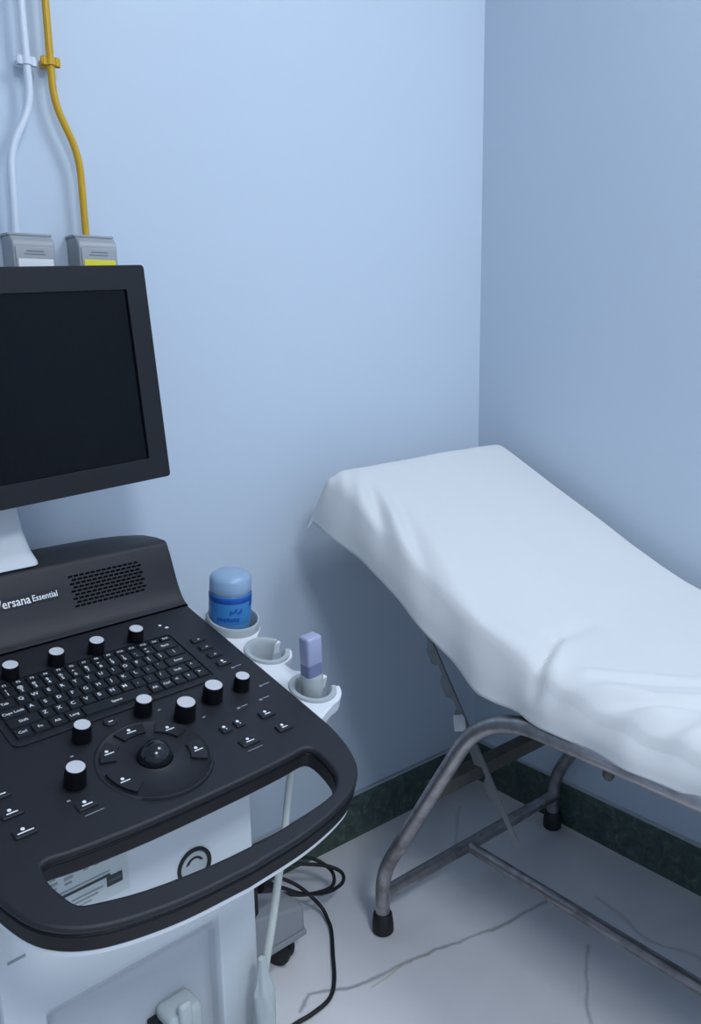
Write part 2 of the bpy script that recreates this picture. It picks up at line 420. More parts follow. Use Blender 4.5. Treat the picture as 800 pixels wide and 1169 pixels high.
# ------------------------------------------------------------------ examination couch
XN, XF = -0.662, -0.040            # near and far tube planes
Y_HEAD, Y_BEND, Y_END = -0.324, -0.640, -2.150
ZR = 0.652
couch = thing('examination_couch', 'tubular steel examination couch with raised backrest beside the wall', 'couch', ((XN+XF)/2, -1.2, 0))
CO = Vector(couch.location)
def cpt(x, y, z): return Vector((x, y, z))-CO
RT = 0.0165
YB2 = 2*(-1.237)                     # mirror plane of the frame at y = -1.237
def leg_path(x):
    A = [(x, Y_HEAD, .035), (x, Y_HEAD, .150), (x, -.618, ZR), (x, YB2+.618, ZR), (x, YB2-Y_HEAD, .150), (x, YB2-Y_HEAD, .035)]
    return fillet([cpt(*p) for p in A], {1: .06, 2: .13, 3: .13, 4: .06}, 10)
for x in (XN, XF): tube_obj('side_frame', leg_path(x), RT, STEEL, couch, seg=18)
for x in (XN, XF):
    for y in (Y_HEAD, YB2-Y_HEAD):
        lathe_obj('rubber_foot', [(0, 0), (.021, 0), (.0245, .004), (.0245, .022), (.0215, .046), (.0185, .050), (.0165, .050)], BLACK, couch, 24, loc=cpt(x, y, 0))
for y in (Y_HEAD-.004, YB2-Y_HEAD+.004):
    tube_obj('leg_crossbar', [cpt(XN, y, .098), cpt(XF, y, .098)], .0155, STEEL, couch)
tube_obj('floor_stretcher', [cpt(-.385, Y_HEAD-.014, .098), cpt(-.385, YB2-Y_HEAD+.014, .098)], .0135, STEEL, couch)
bm = bmesh.new()                     # angle-iron crossbar between the sloping legs
p = cpt(0, -.492, .418)
add_box(bm, XN-CO.x, XF-CO.x, p.y-.002, p.y+.002, p.z-.012, p.z+.018)
add_box(bm, XN-CO.x, XF-CO.x, p.y, p.y+.030, p.z+.014, p.z+.018)
finish('angle_iron_crossbar', bm, DARKSTEEL, couch, bevel=.001)


# rails under the mattress
for y in (-.72, -1.25, -1.78):
    tube_obj('deck_crossbar', [cpt(XN, y, ZR), cpt(XF, y, ZR)], .011, STEEL, couch)
box_obj('bed_board', (XN-CO.x+.020, XF-CO.x-.02, -1.83-CO.y, -.67-CO.y, ZR+.012, ZR+.026), DARKSTEEL, couch, bev=.002)
MZ = ZR+.026
box_obj('seat_mattress', (XN-CO.x+.020, XF-CO.x-.018, -1.84-CO.y, -.69-CO.y, MZ, .720), MATTR, couch, bev=.015, seg=3)
# backrest: hinge at y=-.69, tilted 27 deg
AB = math.radians(26.5)
def bp(x, d, h): return cpt(x, -.68+d*math.cos(AB)-h*math.sin(AB), .672+d*math.sin(AB)+h*math.cos(AB))
bm = bmesh.new()
LB = .60
def slab(bm, x0, x1, d0, d1, h0, h1): add_hull8(bm, [bp(x0,d0,h0), bp(x1,d0,h0), bp(x1,d1,h0), bp(x0,d1,h0), bp(x0,d0,h1), bp(x1,d0,h1), bp(x1,d1,h1), bp(x0,d1,h1)])
slab(bm, -.645, -.06, .02, LB, .0, .012); finish('backrest_board', bm, DARKSTEEL, couch, bevel=.002)
bm = bmesh.new(); slab(bm, -.645, -.058, .03, LB+.01, .012, .058); finish('backrest_mattress', bm, MATTR, couch, bevel=.014, segs=3)
bm = bmesh.new()
add_tube(bm, [bp(-.63, -.03, -.012), bp(-.63, LB, -.012), bp(-.07, LB, -.012), bp(-.07, -.03, -.012)], .011, 12)
finish('backrest_frame', bm, STEEL, couch, smooth=50)
# ratchet stay hanging from the backrest across the angle iron
XR = -.55
top, bot = Vector((XR, -.185, .925)), Vector((XR, -.605, .308))
dv = (bot-top); Ls = dv.length; dv.normalize(); sd = Vector((0, dv.z, -dv.y))
bm = bmesh.new()
prof = [(0, -.004), (0, .012)]
k = 0
P2 = [(0.0, .003), (0.03, .003)]
d_ = .30
while d_ < .66:
    P2 += [(d_, .003), (d_+.012, -.012), (d_+.045, -.014), (d_+.055, .003)]; d_ += .075
P2 += [(Ls, .003)]
out = [top+dv*a+sd*(.0+b) for a, b in P2] + [bot+sd*.016, top+sd*.016]
vs0 = [bm.verts.new(q-CO+Vector((-.002, 0, 0))) for q in out]; vs1 = [bm.verts.new(q-CO+Vector((.002, 0, 0))) for q in out]
nn = len(out)
bm.faces.new(vs0); bm.faces.new(vs1[::-1])
for i in range(nn): bm.faces.new((vs0[i], vs0[(i+1) % nn], vs1[(i+1) % nn], vs1[i]))
finish('ratchet_stay', bm, PLATE, couch, smooth=0)
tube_obj('stay_pivot', [cpt(XR-.03, -.185, .925), cpt(XR+.03, -.185, .925)], .008, DARKSTEEL, couch)
bm = bmesh.new(); add_box(bm, -.012, .012, -.0035, .003, -.030, .004, bev=.001)
# pale tag caught on the stay
q = top+dv*(.67*Ls)
tg = finish('paper_tag', bm, STRIPW, couch, loc=q-CO+Vector((-.008, .012, .030)), rot=(math.radians(-32), 0, math.radians(-35)))
# dangling wing nut lug under the rail
bm = bmesh.new(); add_box(bm, -.004, .004, -.006, .006, -.012, .012, bev=.001); add_lathe(bm, [(0, -.040), (.006, -.040), (.010, -.034), (.010, -.022), (.005, -.012), (.005, 0)], 14)
finish('rail_lug', bm, DARKSTEEL, couch, loc=cpt(XN+.055, -.845, ZR-.028))
box_obj('lug_bracket', (-.03, .03, -.010, .010, 0, .005), DARKSTEEL, couch, loc=cpt(XN+.045, -.845, ZR-.018))

# ------------------------------------------------------------------ bed sheet draped over the couch
def interp(tab, x):
    if x >= tab[0][0]: return tab[0][1]
    for (a, b), (c_, d) in zip(tab, tab[1:]):
        if x >= c_:
            t = (x-a)/(c_-a); t2 = t*t*(3-2*t) if False else t
            return b+(d-b)*t2
    return tab[-1][1]
topc = catmull([(0, -.105, 1.020), (0, -.118, 1.036), (0, -.140, 1.040), (0, -.20, 1.012), (0, -.32, .953), (0, -.44, .894), (0, -.56, .833), (0, -.64, .798),
                (0, -.72, .773), (0, -.80, .757), (0, -.90, .746), (0, -1.05, .741), (0, -1.4, .741), (0, -1.83, .741), (0, -1.862, .730), (0, -1.875, .70)], 10)
LOW = [(-.10, .926), (-.143, .916), (-.242, .876), (-.326, .838), (-.442, .778), (-.549, .715), (-.610, .686), (-.66, .678), (-.75, .670), (-.89, .663), (-1.04, .660), (-2, .66)]
# resample top curve by length
acc = [0]
for a, b in zip(topc, topc[1:]): acc.append(acc[-1]+(b-a).length)
def top_at(sv):
    for i in range(len(acc)-1):
        if sv <= acc[i+1]:
            t = (sv-acc[i])/(acc[i+1]-acc[i]); return topc[i].lerp(topc[i+1], t)
    return topc[-1].copy()
NT, HB = 230, 0.060                  # rows along the length, overhang past the head
tvals = [-HB*(1-k/8) for k in range(8)] + [acc[-1]*(k/NT)**1.35 for k in range(NT+1)] + [acc[-1]+.09*k/5 for k in range(1, 6)]
X0, X1 = -.660, -.048
svals = [-1+k/14 for k in range(14)] + [k/100 for k in range(101)] + [1+k/10 for k in range(1, 11)]
CREASES = [  # (x,y) a, (x,y) b, height, width
    ((-.675, -.735), (-.560, -.690), -.016, .012), ((-.670, -.757), (-.545, -.708), .010, .014), ((-.57, -.69), (-.44, -.685), -.007, .014),
    ((-.60, -.785), (-.46, -.92), .009, .012), ((-.60, -.803), (-.45, -.945), -.007, .011), ((-.45, -.92), (-.30, -1.08), .006, .015),
    ((-.66, -.80), (-.58, -.88), .012, .016), ((-.66, -.90), (-.59, -.95), .013, .016), ((-.65, -.85), (-.52, -1.00), -.009, .014), ((-.60, -.88), (-.50, -.97), .008, .014),
    ((-.66, -.99), (-.54, -1.02), .011, .016), ((-.65, -.94), (-.56, -1.06), -.008, .014),
    ((-.590, -.185), (-.665, -.27), .010, .014), ((-.600, -.235), (-.672, -.36), -.016, .015), ((-.585, -.235), (-.668, -.42), .012, .012), ((-.57, -.29), (-.660, -.47), -.010, .014), ((-.55, -.33), (-.650, -.55), .006, .018),
    ((-.50, -.33), (-.63, -.60), -.004, .03), ((-.36, -.40), (-.60, -.68), .006, .035), ((-.22, -.45), (-.50, -.74), -.005, .035), ((-.15, -.60), (-.40, -.80), .004, .03),
    ((-.655, -.58), (-.64, -.74), .009, .02), ((-.64, -.15), (-.675, -.20), -.010, .012)]
def crease(x, y):
    z = 0
    for (ax, ay), (bx, by), h, wd in CREASES:
        dx, dy = bx-ax, by-ay; t = ((x-ax)*dx+(y-ay)*dy)/(dx*dx+dy*dy); tt = max(0, min(1, t))
        d2 = (x-ax-dx*tt)**2+(y-ay-dy*tt)**2
        z += h*math.exp(-d2/(wd*wd))*(1.0-.5*abs(2*tt-1))
    return z
bm = bmesh.new(); grid = []
for tv in tvals:
    row = []
    b = max(0, -tv); e = max(0, tv-acc[-1])
    base = top_at(max(0, min(acc[-1], tv)))
    tt = top_at(max(0, min(acc[-1], tv)+.004)); nrm = Vector((0, 0, 1))
    low = interp(LOW, base.y)
    for sv in svals:
        fx = max(0, min(1, sv)); x = X0+(X1-X0)*fx
        y, z = base.y, base.z
        y += (-.032)*(1-fx)*max(0, 1-max(0, tv)/.7)*1.0         # head edge is not quite square
        # rounded shoulders, wider on the near side
        dn, df = fx*(X1-X0), (1-fx)*(X1-X0)
        wn = .034+.045*max(0, min(1, (-.12-y)/.35))
        if dn < wn: z -= .5*wn*(1-math.sqrt(max(0, 1-((wn-dn)/wn)**2)))
        if df < .030: z -= .028*(1-math.sqrt(max(0, 1-((.030-df)/.030)**2)))
        # hanging over the head end
        if b: y += .006*b/HB; z -= b
        if e: y -= .004; z -= e
        nz = noise.fractal(Vector((x*5, y*5, .3)), 1.0, 2.0, 3)
        nz2 = noise.noise(Vector((x*2.2+4, y*2.2, 1.7)))
        z += .0030*nz+.004*nz2+crease(x, y)
        if sv < 0:                                           # near side drop
            a = -sv; zs = z; zl = low if not b else low-.25*b
            zl += .004*noise.noise(Vector((0, y*14, 5)))
            k_ = a
            fold = .006*math.sin(y*34+1.2*math.sin(y*9))+.008*noise.noise(Vector((y*11, 0, 2)))
            x = X0-.010*math.sin(min(1, a*1.4)*PI/2)-.008*a+fold*a
            z = zs+(zl-zs)*k_
            if y > -.24: f = max(0, min(1, (y+.24)/.13)); x -= .008*f*a*a; y += .020*f*a
        if sv > 1:
            a = sv-1; z -= .11*a; x = X1+.016*math.sin(min(1, a*2)*PI/2)+.003*a
            x = min(x, -.014)
        if b and sv < 0:
            a = -sv; x -= .010*a*b/HB; y += .012*math.sin(a*PI)*b/HB
        row.append(bm.verts.new((x, y, z)))
    grid.append(row)
for A, B in zip(grid, grid[1:]):
    for i in range(len(A)-1): bm.faces.new((A[i], A[i+1], B[i+1], B[i]))
sheet = finish('bed_sheet', bm, SHEET, None, smooth=60)
md = sheet.modifiers.new('thickness', 'SOLIDIFY'); md.thickness = .0022; md.offset = -1
tag(sheet, 'white cotton sheet draped over the raised examination couch', 'bed sheet')

# ------------------------------------------------------------------ ultrasound machine
ORG = Vector((-1.332, -.439, 0)); TH = math.radians(4); TA = math.radians(15)
us = thing('ultrasound_machine', 'black and white ultrasound machine on a wheeled grey base with monitor and keyboard', 'ultrasound machine', ORG, TH)
UC = 0.024
PLOC = Vector((0, -.30, .7176)); PROT = (TA, 0, 0)
PM = Matrix.LocRotScale(ORG, Matrix.Rotation(TH, 3, 'Z').to_quaternion(), None) @ Matrix.LocRotScale(PLOC, Matrix.Rotation(TA, 3, 'X').to_quaternion(), None)
half = [(.509, .265), (.30, .265), (.14, .265), (.085, .263), (.04, .253), (.005, .236), (-.022, .205), (-.040, .160), (-.053, .090), (-.058, 0)]
hp = catmull([(h, v, 0) for v, h in half], 6)
outl = [(UC+p.x, p.y) for p in hp] + [(UC-p.x, p.y) for p in hp[::-1][1:]]
sl = [(UC-.202, .079), (UC-.192, .084), (UC-.15, .078), (UC-.06, .072), (UC+.06, .071), (UC+.15, .073), (UC+.192, .076), (UC+.204, .068), (UC+.205, .045), (UC+.199, .015), (UC+.185, -.004), (UC+.165, -.016), (UC+.12, -.023),
      (UC+.04, -.028), (UC-.04, -.025), (UC-.12, -.014), (UC-.17, .0), (UC-.192, .010), (UC-.2, .03), (UC-.205, .055)]
sl = [(p.x, p.y) for p in catmull([(a, b, 0) for a, b in sl+sl[:1]], 3)][:-1]
bm = bmesh.new(); add_prism(bm, outl, -.011, 0, [sl])
deck = finish('control_panel', bm, DARK, us, loc=PLOC, rot=PROT, bevel=.0050, segs=3); sub(deck, 'charcoal control panel with open front handle')
bm = bmesh.new(); add_prism(bm, outl, -.036, -.0105, [sl])
rim = finish('panel_rim', bm, KNOBM, us, loc=PLOC, rot=PROT, bevel=.003); sub(rim, 'black lower rim of the control panel and handle')
bm = bmesh.new(); add_prism(bm, [(UC+(x-UC)*.994, y+.002*(y < .1)) for x, y in outl], -.044, -.035, [[(UC+(x-UC)*1.12, .028+(y-.028)*(1.7 if y > .028 else 1.32)) for x, y in sl]])
pu = finish('panel_underside', bm, WHITE2, us, loc=PLOC, rot=PROT, bevel=.002); sub(pu, 'white lower shell of the control panel')

# keyboard: recessed tray and keys
KX0, KX1, KY0, KY1 = -.119, .205, .289, .430
bm = bmesh.new(); add_prism(bm, rrect(KX0-.006, KX1+.006, KY0-.006, KY1+.006, .012), 0, .0022, [rrect(KX0, KX1, KY0, KY1, .008)])
kb = finish('keyboard', bm, DARK, us, loc=PLOC, rot=PROT, smooth=30); sub(kb, 'black keyboard with white printed legends')
ku = (KX1-KX0-.008)/15
rows = [
 (.0130, [('Esc', 1)]+[('F%d' % i, 1) for i in range(1, 13)]+[('Ins', 1), ('Del', 1)]),
 (.0232, [(ch, 1) for ch in ('~`', '!1', '@2', '#3', '$4', '%5', '^6', '&7', '*8', '(9', ')0', '_-', '+=')]+[('Back', 2)]),
 (.0232, [('Tab', 1.5)]+[(ch, 1) for ch in 'QWERTYUIOP[]']+[('|', 1.5)]),
 (.0232, [('Caps Lock', 1.75)]+[(ch, 1) for ch in "ASDFGHJKL;'"]+[('Enter', 2.25)]),
 (.0232, [('Shift', 2.25)]+[(ch, 1) for ch in 'ZXCVBNM,./']+[('Shift', 1.75), ('^', 1)]),
 (.0232, [('Ctrl', 1.2), ('Fn', 1.2), ('Alt', 1.2), ('Lang', 1.2), ('Space', 5.2), ('Alt', 1), ('Ctrl', 1), ('<', 1), ('v', 1), ('>', 1)])]
yy = KY1-.004
for rh, keys in rows:
    xx = KX0+.004
    for lab, wd in keys:
        W, H = wd*ku-.0016, rh-.0016
        bm = bmesh.new(); tp = .0012
        add_hull8(bm, [(-W/2, -H/2, 0), (W/2, -H/2, 0), (W/2, H/2, 0), (-W/2, H/2, 0), (-W/2+tp, -H/2+tp, .0034), (W/2-tp, -H/2+tp, .0034), (W/2-tp, H/2-tp, .0034), (-W/2+tp, H/2-tp, .0034)])
        if len(lab) == 2 and rh > .02 and lab != 'Fn':
            add_text(bm, lab[0], .0088, -.003, .0050, .0036, bold=True); add_text(bm, lab[1], .0092, -.003, -.0035, .0036, bold=True)
        elif len(lab) > 1:
            add_text(bm, lab,   .0066 if rh < .02 else .0074, 0 if rh < .02 else -.0005, 0, .0036, bold=True)
        else:
            add_text(bm, lab, .0098, -.002, .002, .0036, bold=True)
        finish('key', bm, [KEYM, LEGEND], kb, smooth=0, loc=(xx+wd*ku/2, yy-rh/2, .0002))
        xx += wd*ku
    yy -= rh

# knobs
def knob_mesh(r, h):
    bm = bmesh.new()
    add_lathe(bm, [(r*1.04, 0), (r*1.0, h*.2), (r*.93, h*.93), (r*.90, h*.985), (r*.86, h), (r*.84, h*.99), (0, h*.99)], 28, mis=[0, 0, 0, 0, 0, 1])
    me_o = finish('knob', bm, [KNOBM, KNOBCAP], deck, smooth=40); return me_o
KN = [(-.066, .440, .0133, .024), (.007, .441, .0133, .024), (.075, .441, .0133, .024), (.147, .442, .0133, .024),
      (-.041, .258, .0135, .026), (.060, .266, .0135, .026), (.107, .226, .0160, .029), (.167, .242, .0160, .028), (.223, .243, .0130, .025), (-.088, .182, .0145, .029)]
protos = {}
for u_, v_, r_, h_ in KN:
    if (r_, h_) not in protos:
        o = knob_mesh(r_, h_); protos[(r_, h_)] = o
    else:
        o = protos[(r_, h_)].copy(); COL.objects.link(o); o.parent = deck
    o.location = (u_, v_, 0)
    bm = bmesh.new(); add_lathe(bm, [(r_*1.2, 0), (r_*1.2, .0008), (r_*1.05, .0008)], 28)
    finish('knob_collar', bm, DARK2, deck, loc=(u_, v_, 0))
# trackball and its ring
TBX, TBY = .024, .172
bm = bmesh.new(); add_lathe(bm, [(.0815, 0), (.080, .0016), (.0775, .0016), (.0765, .0008), (.028, .0008), (.0255, .0022), (.0235, .0008), (.0235, 0)], 64)
finish('trackball_ring', bm, DARK, deck, loc=(TBX, TBY, 0), smooth=60)
bm = bmesh.new(); bmesh.ops.create_uvsphere(bm, u_segments=36, v_segments=20, radius=.0235)
finish('trackball', bm, BALL, deck, loc=(TBX, TBY, .003), smooth=180)
bm = bmesh.new(); add_lathe(bm, [(.0775, .0015), (.0785, .0036), (.0815, .0036), (.083, .0)], 24, a0=math.radians(228), a1=math.radians(322))
finish('palm_ridge', bm, DARK, deck, loc=(TBX, TBY, 0), smooth=60)
def legend_marks(bm, dx, dy, z, mi=1, w=.010, icon=True):
    """small icon above a short caption bar"""
    if icon:
        add_prism(bm, circle(dx-.0015, dy+.0032, .0026, 10), z, z+.0002, mi=mi)
    add_box(bm, dx-w/2, dx+w/2, dy-.0032, dy-.0014, z, z+.0002, mi=mi)
for ang, r0, r1, span, ttl in ((92, .052, .0725, 38, 'Clear'), (40, .052, .0725, 38, 'Cursor'), (143, .052, .0725, 34, 'Body'), (200, .050, .0725, 44, 'Set'), (342, .050, .0725, 34, 'Set')):
    a0, a1 = math.radians(ang-span/2), math.radians(ang+span/2)
    pts = [(r1*math.cos(a0+(a1-a0)*k/8), r1*math.sin(a0+(a1-a0)*k/8)) for k in range(9)]+[(r0*math.cos(a1+(a0-a1)*k/8), r0*math.sin(a1+(a0-a1)*k/8)) for k in range(9)]
    bm = bmesh.new(); add_prism(bm, pts, .0004, .0042)
    am = math.radians(ang); rm = (r0+r1)/2
    legend_marks(bm, rm*math.cos(am), rm*math.sin(am), .0043, w=.014)
    finish('ring_button', bm, [DARK, LEGEND], deck, loc=(TBX, TBY, 0), smooth=0)
# buttons
def button(u_, v_, w_, h_, round_=False, icon=True, lw=.010, z=.0036):
    bm = bmesh.new()
    P = circle(0, 0, w_/2, 20) if round_ else rrect(-w_/2, w_/2, -h_/2, h_/2, .002, 3)
    Q = [(x*.86, y*.82) for x, y in P]
    A = [bm.verts.new((x, y, 0)) for x, y in P]; B = [bm.verts.new((x*.97, y*.96, z*.7)) for x, y in P]; Cc = [bm.verts.new((x, y, z)) for x, y in Q]
    n = len(P)
    for U, V in ((A, B), (B, Cc)):
        for i in range(n): bm.faces.new((U[i], U[(i+1) % n], V[(i+1) % n], V[i]))
    bm.faces.new(Cc)
    legend_marks(bm, 0, 0, z+.0001, w=lw, icon=icon)
    return finish('button', bm, [DARK, LEGEND], deck, loc=(u_, v_, 0), smooth=30)
for v_ in (.393, .3675, .342): button(.239, v_, .026, .014, lw=.004, icon=False)
button(.239, .3145, .026, .014, lw=.006)
for u_, v_, w_, h_, lw in ((.143, .171, .017, .015, .002), (.168, .1715, .017, .015, .002), (.157, .131, .032, .017, .014), (.218, .169, .026, .016, .010), (.221, .130, .026, .016, .010),
                           (-.174, .212, .027, .016, .014), (-.174, .175, .027, .016, .014), (-.173, .138, .029, .016, .020), (-.093, .140, .027, .016, .014)):
    button(u_, v_, w_, h_, lw=lw)
button(.009, .271, .020, .02, round_=True, icon=False, lw=.007)
button(-.075, .214, .020, .02, round_=True, icon=False, lw=.006)
# printed marks on the panel: knob captions, status lights
bm = bmesh.new()
def mark(u_, v_, w_, h_, rot=0.0, mi=0): add_box(bm, u_-w_/2, u_+w_/2, v_-h_/2, v_+h_/2, .0002, .0005, mi=mi)
for u_, v_, w_ in ((.262, .233, .022), (.240, .204, .020), (.197, .204, .020), (.252, .297, .022)): mark(u_+.004, v_, w_*.6, .0016, mi=1); mark(u_-.007, v_-.001, .0055, .0035, mi=1)
for u_, v_ in ((.132, .212), (.084, .260), (-.068, .232), (-.108, .158), (-.046, .434), (.028, .436), (.096, .437), (.168, .437)): mark(u_, v_, .0045, .0026, mi=1)
mark(.207, .463, .0045, .0045); mark(.214, .452, .006, .0042)
for u_, v_, w_ in ((.156, .1145, .026), (-.090, .1235, .026)): mark(u_, v_, w_, .0010, mi=1)
finish('printed_captions', bm, [LEGEND, LEGEND_DIM], deck, smooth=0)['kind'] = 'stuff'

# rear housing behind the keys: concave face, speaker slots, nameplate
prof = catmull([(0, .186, .848), (0, .199, .858), (0, .211, .876), (0, .2215, .900), (0, .2325, .928), (0, .243, .951)], 5)
PR = [(p.y, p.z) for p in prof]+[(.246, .9565), (.252, .9595), (.30, .960), (.345, .957), (.358, .948), (.362, .93), (.362, .84), (.19, .80), (.186, .82)]
HX0, HX1 = UC-.266, UC+.266
bm = bmesh.new(); nx = 24; rowsv = []
for i in range(nx+1):
    x = HX0+(HX1-HX0)*i/nx; cxn = (x-UC)/.266; lift = .009*(1-cxn**4)*1.0; back = -.02*(cxn**6)
    rowsv.append([bm.verts.new((x, y+(back if y > .26 else 0), z+(lift if z > .955 and y > .26 else 0))) for y, z in PR])
for A, B in zip(rowsv, rowsv[1:]):
    n = len(A)
    for j in range(n): bm.faces.new((A[j], A[(j+1) % n], B[(j+1) % n], B[j]))
bm.faces.new(rowsv[0]); bm.faces.new(rowsv[-1][::-1])
hump = finish('rear_housing', bm, DARK, us, smooth=40, bevel=.0025); sub(hump, 'black curved housing behind the keyboard')
bm = bmesh.new(); add_box(bm, HX0+.002, HX1-.002, .1825, .1865, .838, .8492)
finish('housing_seam', bm, VENT, hump, smooth=0)
def face_frame(z0):      # point and tangent on the concave face at a height
    for a, b in zip(prof, prof[1:]):
        if b.z >= z0:
            t = (z0-a.z)/(b.z-a.z); return a.y+(b.y-a.y)*t, math.atan2(b.z-a.z, b.y-a.y)
bm = bmesh.new()
NR, NCOL = 9, 13
for r_ in range(NR):
    z0 = .886+(.934-.886)*r_/(NR-1); y0, a_ = face_frame(z0)
    for k_ in range(NCOL):
        x0 = .087+(.222-.087)*(k_+(.5 if r_ % 2 else 0))/NCOL
        n_ = Vector((0, -math.sin(a_), math.cos(a_))); t_ = Vector((0, math.cos(a_), math.sin(a_)))
        c0 = Vector((x0, y0, z0))
        pts = []
        for h_ in (-.001, .0005):
            for du, dt in ((0, -.0016), (.0080, -.0016), (.0090, .0016), (.001, .0016)): pts.append(c0+Vector((du, 0, 0))+t_*dt+n_*h_)
        add_hull8(bm, pts)
gr = finish('speaker_grille', bm, VENT, hump, smooth=0); sub(gr, 'black staggered speaker slots')
y0, a_ = face_frame(.912)
bm = bmesh.new(); add_box(bm, -.225, 0, -.009, .009, -.001, .0004)
pl = finish('nameplate', bm, DARK2, hump, loc=(.066, y0, .914), rot=(a_, 0, 0), smooth=0)
bm = bmesh.new(); add_text(bm, 'Versana', .0205, -.046, 0, 0, mi=0, bold=True, xs=.88); add_text(bm, 'Essential', .0145, .0075, -.0004, 0, mi=0, xs=.88, bold=True)
lt = finish('lettering', bm, LEGEND, hump, loc=(.033, y0-.0016, .9145), rot=(a_, 0, 0), smooth=0); sub(lt, 'white lettering reading Versana Essential')

# monitor neck and monitor
bm = bmesh.new()
ring = []
for z, hw, hd, cy in ((.962, .062, .050, .300), (.968, .061, .050, .300), (.985, .056, .040, .302), (1.02, .049, .030, .302), (1.06, .045, .024, .300), (1.12, .044, .022, .296), (1.20, .044, .022, .285)):
    ring.append([bm.verts.new((-.012+x, cy+y, z)) for x, y in rrect(-hw, hw, -hd, hd, .016, 4)])
for A, B in zip(ring, ring[1:]):
    for k_ in range(len(A)): bm.faces.new((A[k_], A[(k_+1) % len(A)], B[(k_+1) % len(A)], B[k_]))
bm.faces.new(ring[0][::-1]); bm.faces.new(ring[-1])
finish('monitor_stand', bm, WHITE2, us, smooth=50)
MW, MH = .452, .362
MLOC = Vector((.0375, .201, 1.2605)); MROT = (math.radians(-2), math.radians(-3), 0)
bm = bmesh.new()
SX0, SX1, SY0, SY1 = -MW/2+.037, MW/2-.037, -MH/2+.037, MH/2-.039
def rr3(x0, x1, z0, z1, r_): return rrect(x0, x1, z0, z1, r_, 4)
add_prism(bm, rr3(-MW/2, MW/2, -MH/2, MH/2, .006), -.006, .018, [rr3(SX0, SX1, SY0, SY1, .002)])
for v in bm.verts: v.co = Vector((v.co.x, v.co.z, v.co.y))     # stand it up: y is depth
mon = finish('monitor', bm, DARK2, us, loc=MLOC, rot=MROT, bevel=.0022); sub(mon, 'black framed monitor switched off')
box_obj('screen', (SX0-.004, SX1+.004, -.001, .006, SY0-.004, SY1+.004), SCREEN, mon)
bm = bmesh.new()
add_hull8(bm, [(-MW/2+.003, .017, -MH/2+.003), (MW/2-.003, .017, -MH/2+.003), (MW/2-.012, .040, -MH/2+.02), (-MW/2+.012, .040, -MH/2+.02),
               (-MW/2+.003, .017, MH/2-.003), (MW/2-.003, .017, MH/2-.003), (MW/2-.012, .040, MH/2-.02), (-MW/2+.012, .040, MH/2-.02)])
finish('monitor_back', bm, DARK2, mon, bevel=.004)
box_obj('mount_block', (-.07, .04, .038, .075, -.10, .03), WHITE2, mon, bev=.006)

# probe holder tray on the right of the panel
CUPS = [(.345, .434), (.3455, .330), (.346, .204)]
HT = -.020
def arc(c_, r_, d0, d1, n=12): return [(c_[0]+r_*math.cos(math.radians(d0+(d1-d0)*k/n)), c_[1]+r_*math.sin(math.radians(d0+(d1-d0)*k/n))) for k in range(n+1)]
O = [(.255, .128), (.30, .132)]
for ci, ro in ((2, .050), (1, .046)):
    O += arc(CUPS[ci], ro, -85 if ci == 2 else -52, -17, 8) + arc(CUPS[ci], .030, -26, -334, 30) + arc(CUPS[ci], ro, 17, 62 if ci == 2 else 55, 8)
    if ci == 2: O += [(.352, .262), (.350, .285)]
    else: O += [(.360, .378)]
O += arc(CUPS[0], .052, -52, 112, 20) + [(.318, .500), (.300, .520), (.255, .525)]
bm = bmesh.new(); add_prism(bm, O, HT-.026, HT, [circle(*CUPS[0], .0432, 40)])
tray = finish('probe_holder', bm, WHITE2, us, loc=PLOC, rot=PROT, bevel=.004, segs=3, smooth=40); sub(tray, 'white scalloped probe holder with three cups')
for ci in (1, 2):
    bm = bmesh.new(); add_lathe(bm, [(.0415, HT), (.0405, HT+.004), (.033, HT+.004), (.0285, HT-.002), (.0265, HT-.045), (.0290, HT-.045), (.0310, HT-.002), (.0415, HT)], 40, (*CUPS[ci], 0), a0=math.radians(24), a1=math.radians(336))
    finish('cup_liner', bm, GREYP, tray, smooth=40)
bm = bmesh.new(); add_lathe(bm, [(.0505, HT-.001), (.0505, HT+.013), (.0485, HT+.0165), (.0455, HT+.0165), (.043, HT+.013), (.0425, HT-.068), (0, HT-.068)], 44, (*CUPS[0], 0))
finish('cup_liner', bm, GREYP, tray, smooth=40)

# white body under the panel, with recessed connector bay
FX0, FX1, FY, BY_ = -.205, .208, -.100, .20
bm = bmesh.new()
rc = (-.147, .134, .15, .425); dep = .03
def V3(x, y, z): return bm.verts.new((x, y, z))
zt0, zt1 = .745, .815
of = [V3(FX0, FY, .17), V3(FX1, FY, .17), V3(FX1, FY, zt0), V3(FX0, FY, zt0)]
ob = [V3(FX0+.01, BY_, .17), V3(FX1-.01, BY_, .17), V3(FX1-.01, BY_, zt1), V3(FX0+.01, BY_, zt1)]
inf = [V3(rc[0], FY, rc[2]+.05), V3(rc[1], FY, rc[2]+.05), V3(rc[1], FY, rc[3]), V3(rc[0], FY, rc[3]+.006)]
inb = [V3(rc[0]+.012, FY+dep, rc[2]+.05), V3(rc[1]-.012, FY+dep, rc[2]+.05), V3(rc[1]-.012, FY+dep, rc[3]-.02), V3(rc[0]+.012, FY+dep, rc[3]-.014)]
for i in range(4):
    j = (i+1) % 4
    bm.faces.new((of[i], of[j], inf[j], inf[i])); f = bm.faces.new((inf[i], inf[j], inb[j], inb[i])); f.material_index = 1
    bm.faces.new((of[j], of[i], ob[i], ob[j]))
f = bm.faces.new(inb); f.material_index = 1
bm.faces.new(ob[::-1])
body = finish('body', bm, [WHITE, RECESS], us, bevel=.010, segs=3, smooth=40); sub(body, 'white front body with recessed connector bay')
